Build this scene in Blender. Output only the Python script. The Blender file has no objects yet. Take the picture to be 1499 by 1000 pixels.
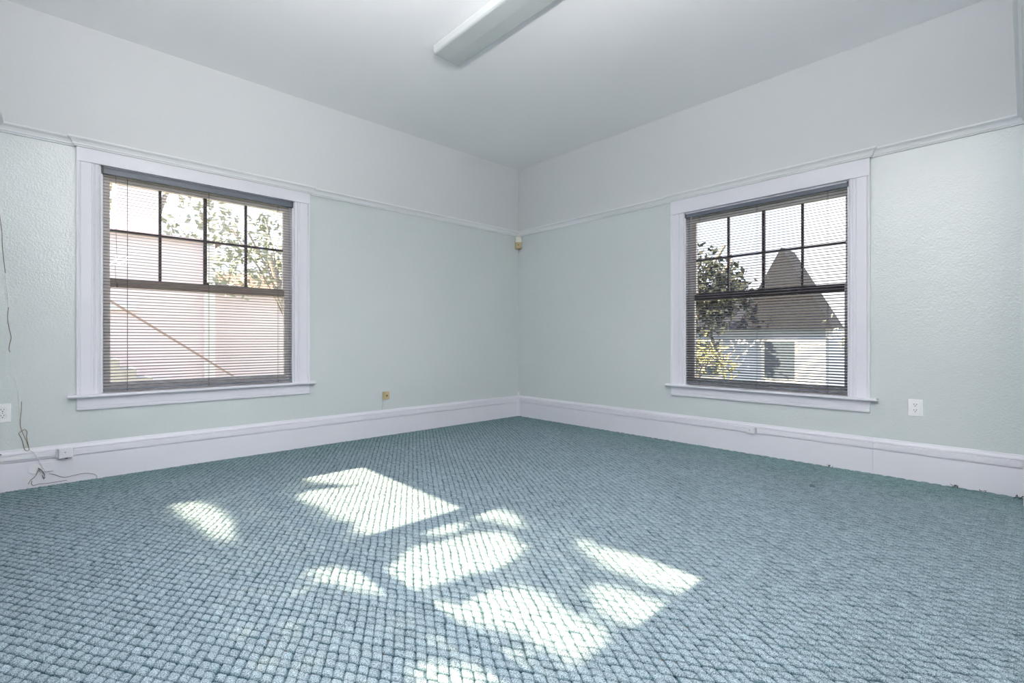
import bpy, bmesh, math, random
import numpy as np
from mathutils import Vector

# ------------------------------------------------------------------ measures
W3 = -4.70          # wall with the two sunny windows (beside the camera)
W4 = -4.565         # wall with the wide opening the photographer stands in
H = 3.20            # ceiling height
RAIL_B, RAIL_T = 2.335, 2.395
CAM = (-4.4085, -4.5626, 0.9823)
F_PX, CY = 709.7, 498.3
FWD = (0.6852, 0.7284)
T = 0.14            # wall thickness
SUN_TAN = .905
WORLD = 1.15; SUN = 13.0; FILL_NEXT = 15; FILL_IN = 84; FILL_DOWN = 21; WEST_SKY = 0.4

C = bpy.context.scene.collection

# ------------------------------------------------------------------ mesh helpers
class MB:
    """collects shapes into one mesh"""
    def __init__(s):
        s.v = []; s.f = []; s.m = []
    def add(s, vs, fs, mi=0):
        n = len(s.v); s.v += [tuple(p) for p in vs]
        s.f += [tuple(n + i for i in f) for f in fs]; s.m += [mi] * len(fs)
        return s
    def box(s, a, b, mi=0, fn=None):
        x0, x1 = sorted((a[0], b[0])); y0, y1 = sorted((a[1], b[1])); z0, z1 = sorted((a[2], b[2]))
        vs = [(x, y, z) for x in (x0, x1) for y in (y0, y1) for z in (z0, z1)]
        if fn: vs = [fn(*p) for p in vs]
        return s.add(vs, [(0,1,3,2),(4,6,7,5),(0,4,5,1),(2,3,7,6),(0,2,6,4),(1,5,7,3)], mi)
    def prism(s, prof, u0, u1, fn, mi=0, m0=0.0, m1=0.0):
        """profile of (d, z) extruded along u; ends mitred by m*d"""
        n = len(prof)
        vs = [fn(u0 + m0 * d, d, z) for d, z in prof] + [fn(u1 + m1 * d, d, z) for d, z in prof]
        fs = [(i, (i + 1) % n, n + (i + 1) % n, n + i) for i in range(n)]
        fs += [tuple(range(n)), tuple(range(2 * n - 1, n - 1, -1))]
        return s.add(vs, fs, mi)
    def vprism(s, prof, z0, z1, fn, mi=0):
        """profile of (u, d) extruded in z"""
        n = len(prof)
        vs = [fn(u, d, z0) for u, d in prof] + [fn(u, d, z1) for u, d in prof]
        fs = [(i, (i + 1) % n, n + (i + 1) % n, n + i) for i in range(n)]
        fs += [tuple(range(n)), tuple(range(2 * n - 1, n - 1, -1))]
        return s.add(vs, fs, mi)
    def tube(s, pts, r, n=8, mi=0):
        pts = [Vector(p) for p in pts]; rings = []
        for i, p in enumerate(pts):
            d = (pts[min(i + 1, len(pts) - 1)] - pts[max(i - 1, 0)])
            if d.length < 1e-9: d = Vector((0, 0, 1))
            d.normalize()
            a = d.cross(Vector((0, 0, 1)) if abs(d.z) < .9 else Vector((1, 0, 0))).normalized()
            b = d.cross(a)
            rings.append([p + (a * math.cos(2*math.pi*k/n) + b * math.sin(2*math.pi*k/n)) * r for k in range(n)])
        vs = [q for R in rings for q in R]; fs = []
        for i in range(len(pts) - 1):
            for k in range(n):
                fs.append((i*n+k, i*n+(k+1)%n, (i+1)*n+(k+1)%n, (i+1)*n+k))
        fs += [tuple(range(n)), tuple(range(len(pts)*n-1, (len(pts)-1)*n-1, -1))]
        return s.add(vs, fs, mi)
    def cyl(s, c, axis, r, h, n=24, mi=0):
        c = Vector(c); axis = Vector(axis).normalized()
        return s.tube([c, c + axis * h], r, n, mi)
    def build(s, name, mats, parent=None, bevel=0, seg=2, smooth=False):
        me = bpy.data.meshes.new(name); me.from_pydata(s.v, [], s.f)
        if not isinstance(mats, (list, tuple)): mats = [mats]
        for m in mats: me.materials.append(m)
        for p, mi in zip(me.polygons, s.m): p.material_index = mi
        bm = bmesh.new(); bm.from_mesh(me)
        bmesh.ops.recalc_face_normals(bm, faces=bm.faces)
        if bevel > 0:
            bmesh.ops.remove_doubles(bm, verts=bm.verts, dist=1e-6)
            es = [e for e in bm.edges if len(e.link_faces) == 2 and e.calc_face_angle(0) > .5]
            bmesh.ops.bevel(bm, geom=es, offset=bevel, segments=seg, affect='EDGES', profile=.6, clamp_overlap=True)
        bm.to_mesh(me); bm.free()
        if smooth:
            for p in me.polygons: p.use_smooth = True
            try: me.set_sharp_from_angle(angle=.7)
            except Exception: pass
        o = bpy.data.objects.new(name, me); C.objects.link(o)
        if parent: o.parent = parent
        return o

def tag(o, label=None, cat=None, group=None, kind=None):
    if label: o['label'] = label
    if cat: o['category'] = cat
    if group: o['group'] = group
    if kind: o['kind'] = kind
    return o
def empty(name, loc=(0, 0, 0)):
    o = bpy.data.objects.new(name, None); C.objects.link(o); o.location = loc
    o.empty_display_size = .1
    return o
def rebase(root, loc):
    """give a thing an origin at its base without moving its geometry"""
    root.location = loc
    for ch in root.children:
        ch.location = (-loc[0], -loc[1], -loc[2])
    return root

# local wall frames: (u along wall, d into the room, z)
LEFT  = lambda u, d, z: (u, -d, z)
RIGHT = lambda u, d, z: (-d, u, z)
WEST  = lambda u, d, z: (W3 + d, u, z)
NEAR  = lambda u, d, z: (u, W4 + d, z)

# ------------------------------------------------------------------ materials
def new_mat(name):
    m = bpy.data.materials.new(name); m.use_nodes = True
    nt = m.node_tree; nt.nodes.clear()
    out = nt.nodes.new('ShaderNodeOutputMaterial')
    return m, nt, out
def N(nt, t, **kw):
    n = nt.nodes.new(t)
    for k, v in kw.items():
        if k in n.inputs: n.inputs[k].default_value = v
        else: setattr(n, k, v)
    return n
def plain(name, col, rough=.5, var=.03, scale=6, bump=0, bscale=200, spec=.5, metallic=0, coat=0):
    m, nt, out = new_mat(name)
    p = N(nt, 'ShaderNodeBsdfPrincipled', Roughness=rough, Metallic=metallic)
    p.inputs['Specular IOR Level'].default_value = spec
    p.inputs['Coat Weight'].default_value = coat
    tc = N(nt, 'ShaderNodeTexCoord')
    no = N(nt, 'ShaderNodeTexNoise', Scale=scale, Detail=4.0)
    nt.links.new(tc.outputs['Object'], no.inputs['Vector'])
    mx = N(nt, 'ShaderNodeMixRGB')
    mx.inputs[1].default_value = (*[c * (1 - var) for c in col], 1)
    mx.inputs[2].default_value = (*[min(1, c * (1 + var)) for c in col], 1)
    nt.links.new(no.outputs['Fac'], mx.inputs[0]); nt.links.new(mx.outputs[0], p.inputs['Base Color'])
    if bump:
        nb = N(nt, 'ShaderNodeTexNoise', Scale=bscale, Detail=3.0)
        nt.links.new(tc.outputs['Object'], nb.inputs['Vector'])
        b = N(nt, 'ShaderNodeBump', Strength=bump, Distance=.002)
        nt.links.new(nb.outputs['Fac'], b.inputs['Height']); nt.links.new(b.outputs[0], p.inputs['Normal'])
    nt.links.new(p.outputs[0], out.inputs[0])
    return m

def wall_paint(name, col, rough, bump, dist=.004, spec=.5):
    """roller / orange-peel textured paint"""
    m, nt, out = new_mat(name)
    p = N(nt, 'ShaderNodeBsdfPrincipled', Roughness=rough)
    p.inputs['Specular IOR Level'].default_value = spec
    tc = N(nt, 'ShaderNodeTexCoord')
    big = N(nt, 'ShaderNodeTexNoise', Scale=1.3, Detail=3.0)
    nt.links.new(tc.outputs['Object'], big.inputs['Vector'])
    mx = N(nt, 'ShaderNodeMixRGB')
    mx.inputs[1].default_value = (*[c * .985 for c in col], 1); mx.inputs[2].default_value = (*[min(1, c * 1.015) for c in col], 1)
    nt.links.new(big.outputs['Fac'], mx.inputs[0]); nt.links.new(mx.outputs[0], p.inputs['Base Color'])
    vo = N(nt, 'ShaderNodeTexNoise', Scale=75.0, Detail=3.0, Roughness=.6)
    nt.links.new(tc.outputs['Object'], vo.inputs['Vector'])
    wv = N(nt, 'ShaderNodeTexNoise', Scale=9.0, Detail=2.0)
    nt.links.new(tc.outputs['Object'], wv.inputs['Vector'])
    b1 = N(nt, 'ShaderNodeBump', Strength=bump * .4, Distance=.006)
    nt.links.new(wv.outputs['Fac'], b1.inputs['Height'])
    b2 = N(nt, 'ShaderNodeBump', Strength=bump, Distance=dist)
    nt.links.new(vo.outputs['Fac'], b2.inputs['Height']); nt.links.new(b1.outputs[0], b2.inputs['Normal'])
    nt.links.new(b2.outputs[0], p.inputs['Normal'])
    nt.links.new(p.outputs[0], out.inputs[0])
    return m

M = {}
M['wall_low'] = wall_paint('mint_wall_paint', (.63, .674, .675), .16, 1.0, .0022, .9)
M['wall_up'] = wall_paint('upper_wall_paint', (.66, .675, .685), .5, .3, .003, .4)
M['ceiling'] = wall_paint('ceiling_paint', (.92, .92, .935), .7, .25, .003, .3)
M['trim'] = plain('white_trim_paint', (.755, .75, .80), .32, .015, 3, .12, 60)
M['rail_paint'] = plain('picture_rail_paint', (.80, .815, .83), .35, .015, 3, .12, 60)
M['sash'] = plain('cream_sash_paint', (.96, .91, .88), .4, .02, 5, .1, 80)
M['muntin'] = plain('dark_muntin_paint', (.10, .075, .08), .5, .05, 8)
M['meet_tan'] = plain('tan_meeting_rail', (.42, .34, .29), .5, .08, 6)  # cream darkened to tan for the left window's meeting rail
M['slat'] = plain('grey_enamel_slat', (.13, .12, .13), .5, .04, 20)
M['headrail'] = plain('slate_grey_headrail', (.13, .15, .185), .4, .08, 12)
M['cord'] = plain('blind_cord', (.16, .13, .12), .8, .1, 60)
M['plate'] = plain('white_plastic', (.86, .86, .88), .3, .01, 5)
M['box_white'] = plain('painted_box_white', (.77, .77, .80), .35, .01, 5)
M['slot'] = plain('dark_slot', (.02, .02, .02), .6, .05, 20)
M['beige'] = plain('yellowed_plastic', (.53, .43, .24), .4, .08, 30)
M['ivory'] = plain('ivory_plastic', (.74, .74, .66), .4, .03, 20)
M['wire_tan'] = plain('tan_wire', (.20, .15, .10), .6, .2, 40)
M['wire_dark'] = plain('dark_wire', (.09, .06, .06), .6, .2, 40)
M['wire_white'] = plain('white_wire', (.72, .74, .73), .5, .05, 40)
M['lens'] = plain('prismatic_lens', (.50, .535, .53), .35, .03, 3)
M['lens_side'] = plain('lens_edge', (.62, .65, .65), .4, .02, 3)
M['metal_white'] = plain('white_enamel', (.76, .79, .79), .35, .02, 5)
M['endcap'] = plain('lamp_end_cap', (.33, .36, .36), .45, .05, 10)

def glass_mat(name, tint=(.985, .98, .985)):
    m, nt, out = new_mat(name)
    tr = N(nt, 'ShaderNodeBsdfTransparent'); tr.inputs[0].default_value = (*tint, 1)
    gl = N(nt, 'ShaderNodeBsdfGlossy', Roughness=.02)
    lw = N(nt, 'ShaderNodeLayerWeight', Blend=.5)
    pw = N(nt, 'ShaderNodeMath', operation='POWER'); pw.inputs[1].default_value = 5.0
    nt.links.new(lw.outputs['Facing'], pw.inputs[0])
    fr = N(nt, 'ShaderNodeMath', operation='MULTIPLY_ADD'); fr.inputs[1].default_value = .8; fr.inputs[2].default_value = .03
    nt.links.new(pw.outputs[0], fr.inputs[0])
    no = N(nt, 'ShaderNodeTexNoise', Scale=1.5); tc = N(nt, 'ShaderNodeTexCoord')
    nt.links.new(tc.outputs['Object'], no.inputs['Vector'])
    b = N(nt, 'ShaderNodeBump', Strength=.05, Distance=.01)
    nt.links.new(no.outputs['Fac'], b.inputs['Height']); nt.links.new(b.outputs[0], gl.inputs['Normal'])
    mx = N(nt, 'ShaderNodeMixShader')
    nt.links.new(fr.outputs[0], mx.inputs[0]); nt.links.new(tr.outputs[0], mx.inputs[1]); nt.links.new(gl.outputs[0], mx.inputs[2])
    nt.links.new(mx.outputs[0], out.inputs[0])
    return m
M['glass'] = glass_mat('window_glass')

# carpet ------------------------------------------------------------
LAT = .038; LC = math.cos(math.radians(58.4)); LS = math.sin(math.radians(58.4))
def carpet_mat():
    m, nt, out = new_mat('cut_and_loop_carpet')
    p = N(nt, 'ShaderNodeBsdfPrincipled', Roughness=.95)
    p.inputs['Specular IOR Level'].default_value = .1
    p.inputs['Sheen Weight'].default_value = SHEEN
    p.inputs['Sheen Roughness'].default_value = .5
    p.inputs['Sheen Tint'].default_value = (.80, .92, 1, 1)
    tc = N(nt, 'ShaderNodeTexCoord')
    at = N(nt, 'ShaderNodeAttribute', attribute_name='tuft')     # r: height in the tuft, g: one random number per tuft
    sep = N(nt, 'ShaderNodeSeparateColor'); nt.links.new(at.outputs['Color'], sep.inputs[0])
    sp = N(nt, 'ShaderNodeTexNoise', Scale=300.0, Detail=2.0, Roughness=.7)
    nt.links.new(tc.outputs['Object'], sp.inputs['Vector'])
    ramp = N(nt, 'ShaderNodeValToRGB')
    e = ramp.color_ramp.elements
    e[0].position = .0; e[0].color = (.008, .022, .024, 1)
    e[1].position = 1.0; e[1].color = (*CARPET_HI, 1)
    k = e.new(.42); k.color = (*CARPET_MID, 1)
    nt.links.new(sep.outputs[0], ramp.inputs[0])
    # per-fibre speckle and per-tuft variation
    mr = N(nt, 'ShaderNodeMapRange'); mr.inputs[1].default_value = .3; mr.inputs[2].default_value = .7
    mr.inputs[3].default_value = .15; mr.inputs[4].default_value = 1.85
    nt.links.new(sp.outputs['Fac'], mr.inputs[0])
    mr2 = N(nt, 'ShaderNodeMapRange'); mr2.inputs[3].default_value = .90; mr2.inputs[4].default_value = 1.10
    nt.links.new(sep.outputs[1], mr2.inputs[0])
    mu = N(nt, 'ShaderNodeMath', operation='MULTIPLY')
    nt.links.new(mr.outputs[0], mu.inputs[0]); nt.links.new(mr2.outputs[0], mu.inputs[1])
    big = N(nt, 'ShaderNodeTexNoise', Scale=2.2, Detail=3.0)
    nt.links.new(tc.outputs['Object'], big.inputs['Vector'])
    mr3 = N(nt, 'ShaderNodeMapRange'); mr3.inputs[3].default_value = .88; mr3.inputs[4].default_value = 1.12
    nt.links.new(big.outputs['Fac'], mr3.inputs[0])
    mu2 = N(nt, 'ShaderNodeMath', operation='MULTIPLY')
    nt.links.new(mu.outputs[0], mu2.inputs[0]); nt.links.new(mr3.outputs[0], mu2.inputs[1])
    vm = N(nt, 'ShaderNodeVectorMath', operation='SCALE')
    nt.links.new(ramp.outputs[0], vm.inputs[0]); nt.links.new(mu2.outputs[0], vm.inputs['Scale'])
    # a few rust-brown specks of grit caught in the pits
    gr = N(nt, 'ShaderNodeTexNoise', Scale=26.0, Detail=1.0)
    nt.links.new(tc.outputs['Object'], gr.inputs['Vector'])
    g1 = N(nt, 'ShaderNodeMath', operation='GREATER_THAN'); g1.inputs[1].default_value = .70
    nt.links.new(gr.outputs['Fac'], g1.inputs[0])
    g2 = N(nt, 'ShaderNodeMath', operation='LESS_THAN'); g2.inputs[1].default_value = .40
    nt.links.new(sep.outputs[0], g2.inputs[0])
    g3 = N(nt, 'ShaderNodeMath', operation='MULTIPLY'); nt.links.new(g1.outputs[0], g3.inputs[0]); nt.links.new(g2.outputs[0], g3.inputs[1])
    mx = N(nt, 'ShaderNodeMixRGB'); mx.inputs[2].default_value = (.20, .10, .05, 1)
    # teal tint along two walls: partly less-faded pile, partly corner shade put into colour
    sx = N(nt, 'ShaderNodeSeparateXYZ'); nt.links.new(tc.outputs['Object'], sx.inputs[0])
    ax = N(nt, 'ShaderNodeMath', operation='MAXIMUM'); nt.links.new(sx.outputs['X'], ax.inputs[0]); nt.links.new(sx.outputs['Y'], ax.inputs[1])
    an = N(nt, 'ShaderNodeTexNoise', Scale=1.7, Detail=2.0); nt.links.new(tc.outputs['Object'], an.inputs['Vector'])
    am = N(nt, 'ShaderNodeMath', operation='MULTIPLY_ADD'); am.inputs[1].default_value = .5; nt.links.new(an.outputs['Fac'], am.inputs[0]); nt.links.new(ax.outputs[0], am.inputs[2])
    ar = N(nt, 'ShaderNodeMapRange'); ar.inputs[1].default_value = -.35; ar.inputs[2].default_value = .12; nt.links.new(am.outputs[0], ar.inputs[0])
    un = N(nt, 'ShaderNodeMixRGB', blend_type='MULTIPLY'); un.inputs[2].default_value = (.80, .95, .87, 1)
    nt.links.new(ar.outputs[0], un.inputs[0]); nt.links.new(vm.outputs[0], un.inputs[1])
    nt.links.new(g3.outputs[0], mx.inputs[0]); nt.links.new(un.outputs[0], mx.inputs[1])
    nt.links.new(mx.outputs[0], p.inputs['Base Color'])
    b = N(nt, 'ShaderNodeBump', Strength=.9, Distance=.004)
    nt.links.new(sp.outputs['Fac'], b.inputs['Height']); nt.links.new(b.outputs[0], p.inputs['Normal'])
    nt.links.new(p.outputs[0], out.inputs[0])
    return m
SHEEN = .03
CARPET_HI = (.25, .32, .36); CARPET_MID = (.035, .08, .10)
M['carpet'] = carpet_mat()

def build_carpet():
    """every tuft of the patterned carpet: rhombic domes with deep pits where four meet"""
    rng = np.random.default_rng(7)
    sub = np.array([0, .06, .17, .5, .83, .94])
    K = len(sub)
    x0, x1, y0, y1 = W3 - .02, .02, W4 - .75, .02
    # lattice: X = (i+j) L c ; Y = (i-j) L s
    imin, imax = -240, 240
    ii = np.arange(-220, 10)          # i, j ranges that cover the room
    # i = (X/(Lc)+Y/(Ls))/2 , j = (X/(Lc)-Y/(Ls))/2
    def rng_ij():
        ci = [(x / (LAT*LC) + y / (LAT*LS)) / 2 for x in (x0, x1) for y in (y0, y1)]
        cj = [(x / (LAT*LC) - y / (LAT*LS)) / 2 for x in (x0, x1) for y in (y0, y1)]
        return int(min(ci)) - 1, int(max(ci)) + 2, int(min(cj)) - 1, int(max(cj)) + 2
    i0, i1, j0, j1 = rng_ij()
    ni, nj = i1 - i0, j1 - j0
    gi = (np.arange(i0, i1)[:, None] + sub[None, :]).ravel()
    gj = (np.arange(j0, j1)[:, None] + sub[None, :]).ravel()
    I, J = np.meshgrid(gi, gj, indexing='ij')
    fi = np.tile(sub, ni); fj = np.tile(sub, nj)
    def edge(f): return np.minimum(f, 1 - f)
    ei, ej = np.meshgrid(edge(fi), edge(fj), indexing='ij')
    gI, gJ = np.exp(-(ei / .062) ** 1.3), np.exp(-(ej / .062) ** 1.3)
    dome = (1 - (1 - 2 * ei) ** 4.5) * .5 + (1 - (1 - 2 * ej) ** 4.5) * .5
    # uneven seams: some pits are deep, some seams almost closed
    seam_i = rng.uniform(.5, 1.15, (ni, nj)); seam_j = rng.uniform(.25, .8, (ni, nj)); pit = rng.uniform(.6, 2.2, (ni, nj))
    rep = lambda a: np.repeat(np.repeat(a, K, 0), K, 1)
    # seams shared by neighbours: index of nearest line
    def shift(a, di, dj): return np.roll(np.roll(a, -di, 0), -dj, 1)
    hiI = np.tile((fi > .5)[:, None], (1, nj * K)); hiJ = np.tile((fj > .5)[None, :], (ni * K, 1))
    sI = np.where(hiI, rep(shift(seam_i, 1, 0)), rep(seam_i))
    sJ = np.where(hiJ, rep(shift(seam_j, 0, 1)), rep(seam_j))
    P = np.where(hiI & hiJ, rep(shift(pit, 1, 1)), np.where(hiI, rep(shift(pit, 1, 0)), np.where(hiJ, rep(shift(pit, 0, 1)), rep(pit))))
    h = .60 + .40 * dome - .50 * np.maximum(gI * sI, gJ * sJ) - .75 * gI * gJ * P
    h = np.clip(h, -.1, 1)
    per = rep(rng.uniform(0, 1, (ni, nj)))
    hz = h + (per - .5) * .22 * np.minimum(1, 6 * np.minimum(ei, ej))
    # gentle irregular drift of the grid
    X = (I + J) * LAT * LC; Y = (I - J) * LAT * LS
    wx = .004 * np.sin(X * 3 + 2 * np.sin(Y * 2)) + .0012 * np.sin(Y * 31 + X * 17)
    wy = .004 * np.sin(Y * 2.5 + 2 * np.sin(X * 2)) + .0012 * np.sin(X * 37 - Y * 13)
    jx = rep(rng.normal(0, .0018, (ni, nj))); jy = rep(rng.normal(0, .0018, (ni, nj)))
    X = X + wx + jx; Y = Y + wy + jy
    Z = -.014 + .014 * hz
    n0, n1 = X.shape
    idx = np.arange(n0 * n1).reshape(n0, n1)
    cx = X[:-1, :-1]; cy = Y[:-1, :-1]
    ok = (cx > x0) & (cx < x1) & (cy > y0) & (cy < y1)
    q = np.stack([idx[:-1, :-1][ok], idx[1:, :-1][ok], idx[1:, 1:][ok], idx[:-1, 1:][ok]], 1)
    used, inv = np.unique(q, return_inverse=True)
    q = inv.reshape(-1, 4).astype(np.int32)
    co = np.stack([X.ravel()[used], Y.ravel()[used], Z.ravel()[used]], 1).astype(np.float32)
    # winding so that normals face up
    a, b, c = co[q[0, 0]], co[q[0, 1]], co[q[0, 2]]
    if np.cross(b - a, c - a)[2] < 0: q = q[:, ::-1].copy()
    me = bpy.data.meshes.new('floor')
    me.vertices.add(len(co)); me.vertices.foreach_set('co', co.ravel())
    me.loops.add(q.size); me.loops.foreach_set('vertex_index', q.ravel())
    me.polygons.add(len(q)); me.polygons.foreach_set('loop_start', np.arange(0, q.size, 4, dtype=np.int32))
    me.polygons.foreach_set('use_smooth', np.ones(len(q), dtype=bool))
    me.update()
    col = me.color_attributes.new('tuft', 'FLOAT_COLOR', 'POINT')
    ca = np.ones((len(co), 4), np.float32)
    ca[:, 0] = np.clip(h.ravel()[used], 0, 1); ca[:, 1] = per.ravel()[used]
    col.data.foreach_set('color', ca.ravel())
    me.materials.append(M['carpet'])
    o = bpy.data.objects.new('floor', me); C.objects.link(o); o['kind'] = 'structure'
    return o
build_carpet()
RY0 = W4 - 4.6       # far side of the next room
M['carpet_flat'] = plain('next_room_floor', (.62, .58, .52), .4, .1, 6)
MB().box((W3 - T, RY0 - T, -.25), (T, W4 - .74, -.002)).box((W3 - T, W4 - .74, -.25), (T, T, -.03)).build('floor_base', M['carpet_flat'])['kind'] = 'structure'

# ------------------------------------------------------------------ walls with openings
def wall(name, fn, u0, u1, holes, mats=None, split=2.36, z1=H, ztop=None):
    us = sorted(set([u0, u1] + [h[0] for h in holes] + [h[1] for h in holes]))
    zs = sorted(set([-.03, z1, split] + [h[2] for h in holes] + [h[3] for h in holes]))
    mb = MB()
    for a, b in zip(us, us[1:]):
        for c, d in zip(zs, zs[1:]):
            um, zm = (a + b) / 2, (c + d) / 2
            if any(h[0] < um < h[1] and h[2] < zm < h[3] for h in holes): continue
            mb.box((a, 0, c), (b, -T, d), 1 if zm > split else 0, fn)
    o = mb.build(name, mats or [M['wall_low'], M['wall_up']]); o['kind'] = 'structure'
    return o

WIN1 = dict(u0=-4.175, u1=-2.838, z0=.602, z1=2.238, gu=(-4.118, -2.899), gz=(.675, 2.155), hz=1.80, mz=(1.375, 1.445))
WIN2 = dict(u0=-3.632, u1=-2.30, z0=.556, z1=2.205, gu=(-3.588, -2.372), gz=(.62, 2.115), hz=1.75, mz=(1.36, 1.43))
WIN3 = dict(u0=-2.34, u1=-.99, z0=.59, z1=2.03, gu=(-2.29, -1.03), gz=(.66, 1.94), hz=None, mz=(1.20, 1.255))
WIN4 = dict(u0=-3.69, u1=-2.39, z0=.59, z1=2.22, gu=(-3.64, -2.44), gz=(.66, 2.13), hz=None, mz=(1.20, 1.255))
def hole(w): return (w['u0'], w['u1'], w['z0'] - .03, w['z1'])
wall('wall_left', LEFT, W3 - T, T, [hole(WIN1)])
wall('wall_right', RIGHT, W4 - T, 0, [hole(WIN2)])
wall('wall_side', WEST, W4 - T, 0, [hole(WIN3), hole(WIN4)])
OP0, OP1, OPZ = W3 + .02, -.24, 2.30      # wide opening into the next room
wall('wall_near', NEAR, W3, 0, [(OP0, OP1, -.03, OPZ)])
# next room, behind the photographer
RW = [(-8.9, -8.1, .6, 2.2)]
wall('wall_next_room_side', WEST, RY0, W4 - T, RW)
wall('wall_next_room_right', RIGHT, RY0, W4 - T, [])
wall('wall_next_room_back', lambda u, d, z: (u, RY0 + d, z), W3 - T, T, [])
MB().box((W3 - T, RY0 - T, H), (T, T, H + .2)).build('ceiling', M['ceiling'])['kind'] = 'structure'

# ------------------------------------------------------------------ trim
def rail_prof(b=0.0):
    z0, z1 = RAIL_B, RAIL_T
    return [(0, z0), (b + .012, z0), (b + .014, z0 + .008), (b + .020, z0 + .011), (b + .022, z0 + .022), (b + .030, z0 + .036),
            (b + .043, z0 + .046), (b + .046, z0 + .050), (b + .046, z1 - .002), (b + .042, z1), (b + .020, z1 + .004), (0, z1 + .006)]
CASE_L = (-4.305, -2.702); CASE_R = (-3.765, -2.170)
rl = MB()
rl.prism(rail_prof(), W3, CASE_L[0] + .001, LEFT, m0=1)
rl.prism(rail_prof(), CASE_L[1] - .001, 0, LEFT, m1=-1)
o = rl.build('trim_1', M['rail_paint']); o['kind'] = 'structure'
rl = MB()
rl.prism(rail_prof(), W4, CASE_R[0] + .001, RIGHT, m0=1)
rl.prism(rail_prof(), CASE_R[1] - .001, 0, RIGHT, m1=-1)
o = rl.build('trim_2', M['rail_paint']); o['kind'] = 'structure'
CASE3 = (-3.82, -.86)
rl = MB()
rl.prism(rail_prof(), W4, 0, WEST, m0=1, m1=-1)
o = rl.build('trim_3', M['rail_paint']); o['kind'] = 'structure'
o = MB().prism(rail_prof(), W3, 0, NEAR, m0=1, m1=-1).build('trim_4', M['rail_paint']); o['kind'] = 'structure'
# picture-rail corner bead at floor level where the two walls meet
cb = MB()
pts = [(.0, .0), (-.022, .0)] + [(-.022 * math.cos(a), -.022 * math.sin(a)) for a in [k * math.pi / 12 for k in range(1, 6)]] + [(0, -.022)]
cb.vprism([(x - .016, y - .016) for x, y in pts], 0, .25, lambda u, d, z: (u, d, z))
cb.vprism([(x * .8, y * .8) for x, y in pts], .25, .315, lambda u, d, z: (u, d, z))
cb.build('trim_5', M['trim'], smooth=True)['kind'] = 'structure'

def base_prof():
    return [(0, -.005), (.018, -.005), (.018, .177), (.010, .178), (.010, .1835), (.021, .1845), (.022, .190), (.022, .224), (.0205, .2265),
            (.008, .2275), (.008, .232), (.016, .233), (.015, .240), (.011, .247), (.006, .253), (.004, .262), (0, .264)]
def baseboard(name, fn, segs):
    mb = MB()
    for u0, u1, m0, m1 in segs: mb.prism(base_prof(), u0, u1, fn, m0=m0, m1=m1)
    o = mb.build(name, M['trim']); o['kind'] = 'structure'; return o
baseboard('baseboard_left', LEFT, [(W3, 0, 1, -1)])
baseboard('baseboard_right', RIGHT, [(W4, -3.7815, 1, 0), (-3.7800, 0, 0, -1)])
baseboard('baseboard_side', WEST, [(W4, 0, 1, -1)])
baseboard('baseboard_near', NEAR, [(OP1 + .02, 0, 0, -1)])

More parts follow.
